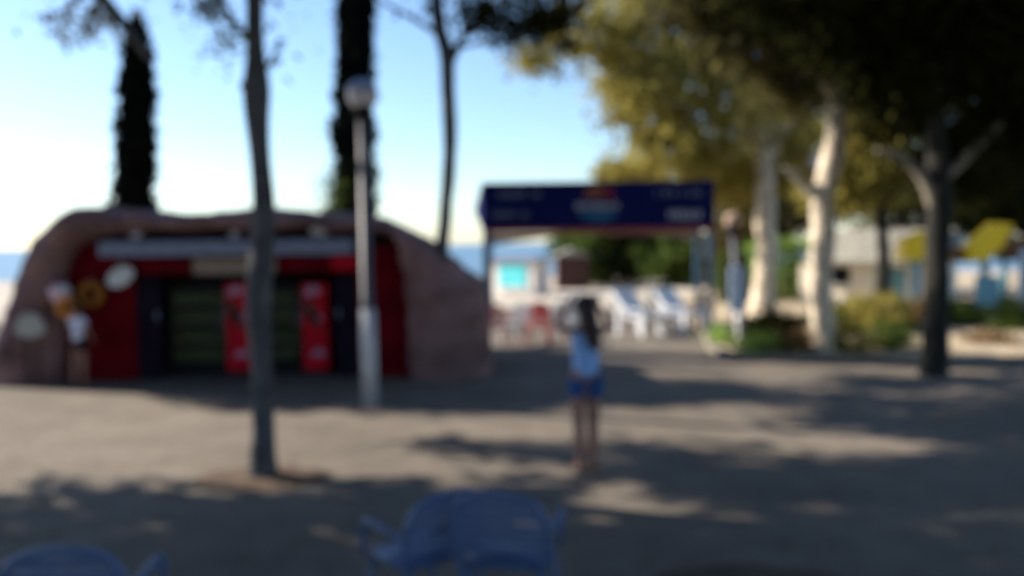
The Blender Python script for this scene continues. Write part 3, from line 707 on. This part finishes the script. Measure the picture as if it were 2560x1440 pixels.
# second slim trunk in front of the kiosk's right end
Y2=G(1085,945).y
t2=px4([(1082,950,50),(1088,850,40),(1095,740,38),(1104,640,36),(1115,520,32),(1124,380,34),(1122,250,36),(1116,140,38),(1098,60,34),(1088,-60,30),(1100,-220,26),(1080,-420,22)],Y2)
l2=[px4([(1120,170,24),(1160,90,18),(1230,20,14),(1300,-50,10)],Y2),px4([(1105,90,16),(1040,50,12),(950,0,8),(900,-50,6)],Y2),px4([(1130,120,14),(1190,110,8),(1240,100,5)],Y2),
    px4([(1100,-150,24),(900,-330,20),(700,-480,12)],Y2)]
b2=[blob(1200,30,Y2,150,110,1.2,34,22),blob(1300,60,Y2,170,150,1.4,42,24),blob(1400,40,Y2,180,180,1.6,50,26),blob(1230,105,Y2,40,30,.4,4,8),blob(1060,30,Y2,90,60,.6,7,7),
    ]
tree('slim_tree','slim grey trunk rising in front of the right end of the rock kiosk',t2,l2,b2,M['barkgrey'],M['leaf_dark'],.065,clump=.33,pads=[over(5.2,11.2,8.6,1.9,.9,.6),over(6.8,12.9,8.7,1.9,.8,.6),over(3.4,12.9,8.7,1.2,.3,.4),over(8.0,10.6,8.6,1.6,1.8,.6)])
# yellow-lit bough leaves under that crown
# off-frame tree on the left whose bough reaches into the top left corner
EB=[(-9.6,8.0,0,.22),(-9.5,8.1,3,.19),(-9.0,8.8,5.4,.16),(-8.0,9.6,7.0,.10)]
bp=[(-8.8,9.0,5.6,.10)]+px4([(110,-150,44,10.6),(230,-30,36,10.6),(300,50,30,10.6),(345,110,22,10.6),(372,150,12,10.6)],10.6)
lE=[bp, px4([(230,-30,16),(170,20,10),(110,50,6)],10.6), px4([(250,0,14),(210,70,8),(190,100,5)],10.6)]
bE=[blob(215,55,10.6,210,80,.8,18,9),blob(175,90,10.6,100,50,.6,7,9),blob(270,50,10.6,80,60,.6,7,9),
    (-8.6,10.6,7.6,2.4,2.0,1.0,90,60)]
tree('broadleaf_tree','bough with yellowish leaves hanging into the top left corner above the tall cypress',EB,lE,bE,M['barkgrey'],leafmat('yellow_leaves',(.16,.12,.03),(.38,.30,.10),.35),.06,clump=.3,pads=[over(1.2,4.6,7.2,2.8,1.2), over(3.6,5.0,7.2,2.2,1.3), over(3.9,7.4,7.2,1.8,.8), over(6.2,5.2,7.2,1.8,1.6), over(3.2,8.0,7.3,2.2,.85), over(5.6,7.0,7.4,1.7,2.2), over(1.6,8.6,7.2,1.6,.35,.4),over(5.8,9.7,7.6,1.7,.9),over(-.2,9.15,7.2,1.3,.14,.25),over(5.2,10.1,7.6,1.6,.5,.4)])
# shade trees out of view; the one behind the camera is added to block skylight
tree('shade_tree','tree beside the camera that shades the lower left paving',[(-13,8,0,.22),(-13,8,3,.18),(-12.8,8,5.6,.12)],[],[],M['barkgrey'],M['leaf_mid'],pads=[over(-3.6,6.0,6.4,2.0,1.75),over(-1.9,5.8,6.5,1.4,1.5),over(-5.2,6.1,6.4,1.6,1.7),over(-.2,5.9,6.6,1.6,1.5),over(-2.6,3.6,6.4,3,1.6),over(.9,5.7,6.8,1.6,.7),over(1.4,7.75,7.0,1.6,.4),over(2.9,6.1,7.2,1.3,.8),over(-1.0,7.25,6.7,1.6,.55,.5),over(-3.2,7.2,6.6,1.3,.45,.5)])
tree('shade_tree','tree left of the camera that shades the lowest paving',[(-6.5,3.0,0,.22),(-6.5,3.0,3,.18),(-6.3,3.2,6,.12)],[],[],M['barkgrey'],M['leaf_mid'],pads=[(-6.2,3.0,6.6,3.4,3.0,1.0,190,50),(-2.6,5.6,7.3,3.0,2.4,.8,150,50),(1.5,7.6,8.2,3.0,2.4,.7,150,50)])
tree('shade_tree','unseen tree added behind the camera to keep the sky off the near paving',[(2.5,-2.5,0,.25),(2.5,-2.5,3,.2),(2.3,-2.0,6,.14)],[],[],M['barkgrey'],M['leaf_mid'],pads=[(0.5,1.2,7.2,4.5,3.6,1.2,320,50),(6.0,4.2,7.5,4.0,3.4,1.2,300,50),(-1,-5,7,6,4,1.5,300,40),(3,3.5,10.2,8,6.5,.9,700,44),(-2,-12,5.5,16,2.5,5,800,44)])
tree('shade_tree','tree to the right of the camera with a wide crown over the shaded paving',[(9.5,6.5,0,.25),(9.5,6.5,3.5,.2),(9.2,6.6,6.5,.14)],[],[],M['barkgrey'],M['leaf_dark'],pads=[(9.0,7.5,7.6,4,3.4,1.2,300,50),(5.6,9.5,8.0,2.6,2.2,.8,150,50)])
tree('shade_tree','tree outside the left edge that keeps the rock kiosk in shade',[(-13,15.5,0,.25),(-13,15.5,3.5,.2),(-12.4,15.6,6,.14)],[],[],M['barkgrey'],M['leaf_mid'],pads=[(-14.1,17.3,8.3,4.4,1.15,.7,290,44)])

# cypresses behind the kiosk
def cypress(pts, Y, label):
    base=P(pts[-1][0],960,Y); t=thing('cypress_tree',(base.x,base.y,0),label,'tree','tall cypresses behind the kiosk')
    mb=MB(); tp=P(pts[0][0],pts[0][1],Y); mb.tube([(base.x,Y,0),(tp.x,Y,tp.z-.4)],[.14,.03],10); mb.build('trunk',M['barkdark'],t,True)
    # dense column core of leaf sprays hugging the outline
    bl=[]
    for (x0,y0,w0),(x1,y1,w1) in zip(pts,pts[1:]):
        ns=max(1,int((y1-y0)/28))
        for k in range(ns):
            u=k/ns; w_=(w0+(w1-w0)*u)*.97*(1+.10*math.sin((y0+u*(y1-y0))*.06)); bl.append(blob(x0+(x1-x0)*u,y0+(y1-y0)*u,Y,w_,56,w_/F*Y,44,30))
    leaves('crown',bl,.085,M['leaf_cyp'],t,-.9,.13,1.4)
    return t
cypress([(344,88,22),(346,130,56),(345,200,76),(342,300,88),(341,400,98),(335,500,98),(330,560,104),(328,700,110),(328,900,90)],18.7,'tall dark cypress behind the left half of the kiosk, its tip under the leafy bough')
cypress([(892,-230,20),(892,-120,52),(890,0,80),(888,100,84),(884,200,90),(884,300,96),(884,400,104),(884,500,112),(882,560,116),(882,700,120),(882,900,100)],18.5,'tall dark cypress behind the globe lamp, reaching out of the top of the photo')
# light green shrub by the second cypress foot
def bush(px,py,Y,w,h,dep,label,leaf,n=60,k=30,size=.07,name='shrub',group=None,zmin=0.0):
    p=P(px,py,Y); z=p.z; t=thing(name,(p.x,Y,0),label,'shrub',group)
    hz=h/F*Y; rz_=hz/2; zc=P(px,py-h/2,Y).z
    mb=MB()
    for j in range(5):
        a=j*1.3; mb.tube([(p.x,Y,0),(p.x+math.cos(a)*w/F*Y*.2,Y+math.sin(a)*dep*.2,zc)],[.03,.012],6)
    mb.build('stem',M['barkdark'],t)
    leaves('foliage',[(p.x,Y,zc,w/2/F*Y,dep/2,rz_,n,k)],size,leaf,t,0,.28)
    return t
bush(835,600,17.8,70,190,.9,'small green shrub showing above the kiosk roof at the foot of the second cypress',M['leaf_mid'],26,22,.05)

# right-hand pale trunks
YA,YB,YC_=23.6,G(2062,893).y,G(2335,938).y
tA=px4([(1906,792,74),(1907,740,56),(1911,690,52),(1918,630,50),(1913,570,50),(1913,500,50),(1912,410,48),(1898,350,46),(1880,280,40),(1860,200,30),(1850,100,20)],YA)
lA=[px4([(1898,350,30),(1850,330,22),(1800,300,14)],YA),px4([(1915,420,28),(1960,330,22),(2000,260,16)],YA),px4([(1880,280,24),(1930,180,16),(1960,80,10)],YA)]
bA=[blob(1545,425,YA+2,130,70,1.6,22,34),blob(2020,280,YA+4,260,260,1.8,70,34),blob(1900,300,YA+1.5,200,200,1.6,50,34),blob(1840,240,YA-1.2,260,260,1.2,50,24),blob(1660,230,YA-1.8,260,260,1.2,50,24),blob(1640,120,YA,300,200,3,90,34),blob(1620,260,YA,240,180,2.6,70,34),blob(1720,350,YA,300,160,2.6,90,34),blob(1800,180,YA,260,220,3,90,34),blob(1840,420,YA+1,280,130,2.2,70,34),blob(1560,180,YA,160,160,2,40,34),blob(1680,-20,YA,420,200,3.6,120,34),blob(1960,360,YA+.6,200,200,2.4,60,34),
    blob(1600,420,YA+2.5,260,110,2.4,70,34),blob(1780,430,YA+2.5,260,130,2.4,70,34),blob(1480,60,YA-1,240,140,2.4,60,34),blob(1340,130,YA-3,100,60,1.2,16,34)]
tree('pine_tree','pale-trunked tree with drooping olive foliage just right of the banner gate',tA,lA,bA,M['barkpale'],M['leaf_olive'],.10,droop=.8,clump=.5,group='pale-trunked trees on the right')
tB=px4([(2064,905,80),(2061,860,58),(2055,780,54),(2050,710,54),(2055,640,56),(2060,570,56),(2055,520,54),(2058,480,54),(2076,420,54),(2090,340,50),(2098,250,46),(2092,150,40),(2060,40,36),(2040,-60,26)],YB)
lB=[px4([(2046,490,40),(2020,470,30),(1990,440,20),(1960,420,12)],YB),px4([(2100,260,34),(2040,190,26),(1960,150,18),(1880,120,10)],YB),px4([(2092,180,30),(2180,90,20),(2260,20,12)],YB)]
bB=[blob(1900,60,YB,300,200,2.6,90,44),blob(2080,60,YB,360,220,3,130,44),blob(2000,190,YB+.8,260,150,2,60,44),blob(2080,-80,YB,600,220,4,170,44),blob(1780,-20,YB,300,140,2.4,80,44)]
tree('pine_tree','pale kinked trunk standing in the shrub bed between the lamp and the garden hut',tB,lB,bB,M['barkpale'],M['leaf_back'],.09,droop=.6,clump=.45,group='pale-trunked trees on the right')
tC=px4([(2334,950,82),(2336,900,64),(2340,800,58),(2342,700,58),(2345,600,56),(2348,500,60),(2346,430,56),(2342,350,46),(2340,260,40),(2350,150,34),(2360,20,26)],YC_)
lC=[px4([(2345,540,40),(2322,470,36),(2292,425,28),(2250,392,20),(2190,375,12)],YC_),px4([(2350,450,34),(2400,410,26),(2450,362,20),(2505,305,12)],YC_),px4([(2342,300,26),(2420,200,18),(2500,120,10)],YC_)]
bC=[blob(2420,380,YC_+2.5,240,220,2.4,110,46),blob(2230,250,YC_+2.5,200,160,2,50,46),blob(2200,60,YC_,420,260,2.6,150,46),blob(2420,80,YC_,420,330,3,200,46),blob(2300,190,YC_,340,160,2,90,46),blob(2560,230,YC_+.5,300,420,2.4,150,46),blob(2380,-120,YC_,700,260,4,230,46),blob(2000,-60,YC_-1,360,180,2.4,100,44)]
tree('pine_tree','dark straight trunk forking at head height, nearest of the right-hand trees',tC,lC,bC,M['barkdark'],M['leaf_dark'],limbbark=mat('lit_limb_bark',(.19,.165,.13),.95,.3,5.0,bump=.6),size=.085,droop=.4,clump=.42,group='pale-trunked trees on the right')  # trunk shade is put into its bark colour; limbs get a lighter, lit tone
# trees behind
def backtree(px,Y,blobs,label,leaf,size=.13,group='trees behind the garden'):
    b=P(px,800,Y); q=P(px,520,Y)
    tree('background_tree',label,[(b.x,Y,0,.25),(b.x+.1,Y,q.z*.5,.2),(q.x,Y,q.z,.12)],[],blobs,M['barkdark'],leaf,size,group,clump=.6,twigs=2)
backtree(2200,26,[blob(2200,350,26,330,230,3,110,44),blob(2130,470,27,260,180,2.4,70,44)],'olive-green tree standing behind the garden hut',M['leaf_olive'])
backtree(2300,31,[blob(2300,500,31,420,220,4,160,44),blob(2500,430,31,380,400,4,220,44),blob(2650,300,31,300,600,4,160,44)],'dark tree filling the gap behind the playground tower',M['leaf_dark'])
backtree(2560,27,[blob(2560,420,27,280,330,3,150,44),blob(2450,520,28,200,120,3,60,44)],'dark tree at the right edge behind the yellow panels',M['leaf_dark'])
backtree(1470,44,[blob(1480,640,44,150,150,4,60,44),blob(1440,610,45,110,90,4,34,40)],'leafy green tree seen through the left half of the gate',M['leaf_mid'],.18)
backtree(1560,43,[blob(1545,620,43,60,230,2,60,44),blob(1600,620,43,60,210,2,60,44)],'dark pair of narrow crowns seen through the middle of the gate',M['leaf_dark'],.15)
backtree(1690,42,[blob(1690,640,42,190,150,4,110,44),blob(1640,600,44,140,140,4,60,44)],'green tree seen through the right half of the gate',M['leaf_mid'],.18)
backtree(1850,34,[blob(1850,560,34,240,260,4,130,44),blob(1960,500,36,260,200,4,110,44)],'olive tree between the gate and the pale trunks',leafmat('brownish_leaves',(.06,.05,.02),(.15,.12,.05),.3),.15)
# tall clipped hedge
def hedge(px0,px1,py0,Y,dep,label,leaf,name='hedge',k=900):
    a=P(px0,py0,Y); b=P(px1,py0,Y); t=thing(name,((a.x+b.x)/2,Y,0),label,'hedge')
    mb=MB(); n=7
    for i in range(n):
        x=a.x+(b.x-a.x)*(i+.5)/n; mb.tube([(x,Y,0),(x,Y,a.z*.8)],.03,6)
    mb.build('stem',M['barkdark'],t)
    bl=[]; nx=max(2,int((b.x-a.x)/.5)); nz=max(2,int(a.z/.5))
    for i in range(nx):
        for j in range(nz): bl.append((a.x+(b.x-a.x)*(i+.5)/nx,Y,a.z*(j+.5)/nz,(b.x-a.x)/nx*.55,dep/2,a.z/nz*.55,12,26))
    leaves('foliage',bl,.09,leaf,t,0,.22,1)
hedge(1880,2120,600,30,.8,'tall bright green clipped hedge between the pale trunks',M['leaf_bright'])
hedge(1790,1880,640,29,.8,'green hedge end just behind the gate lamp',M['leaf_mid'])
# shrubs in the bed
SH='shrubs in the planting bed'
bush(1930,880,16.6,150,110,1.1,'dark rounded shrub right of the gate lamp',M['leaf_dark'],80,34,.06,group=SH)
bush(1810,885,17.6,80,70,.8,'pale green low shrub at the corner of the bed',M['leaf_bright'],30,26,.06,group=SH)
bush(1900,895,16.0,110,62,.7,'low green shrub in front of the dark rounded one',M['leaf_bright'],36,26,.05,group=SH)
bush(1985,897,15.9,110,70,.7,'low brownish shrub left of the pale kinked trunk',M['leaf_brown'],36,26,.05,group=SH)
bush(2130,897,15.9,120,90,.8,'olive shrub right of the pale kinked trunk',M['leaf_olive'],46,28,.05,group=SH)
bush(2230,895,16.2,120,85,.8,'darker low shrub between the olive one and the dark trunk',M['leaf_mid'],46,28,.05,group=SH)
bush(2185,850,19.5,170,120,1.4,'tall olive shrub in front of the garden hut window',M['leaf_olive'],70,30,.07,group=SH)
bush(2270,850,20.0,120,110,1.2,'reddish-brown shrub beside the olive one before the hut',M['leaf_brown'],46,30,.07,group=SH)
bush(2090,850,20,110,90,1.2,'green shrub behind the pale kinked trunk',M['leaf_mid'],40,30,.07,group=SH)
bush(2400,850,20.5,90,110,1.2,'green shrub behind the dark forked trunk',M['leaf_mid'],40,30,.07,group=SH)
bush(2530,860,19.5,120,120,1.2,'dark shrub at the right edge under the playground tower',M['leaf_mid'],50,30,.07,group=SH)
bush(2470,890,17.0,110,60,.9,'low dry brown shrub at the right edge of the bed',M['leaf_brown'],36,28,.05,group=SH)
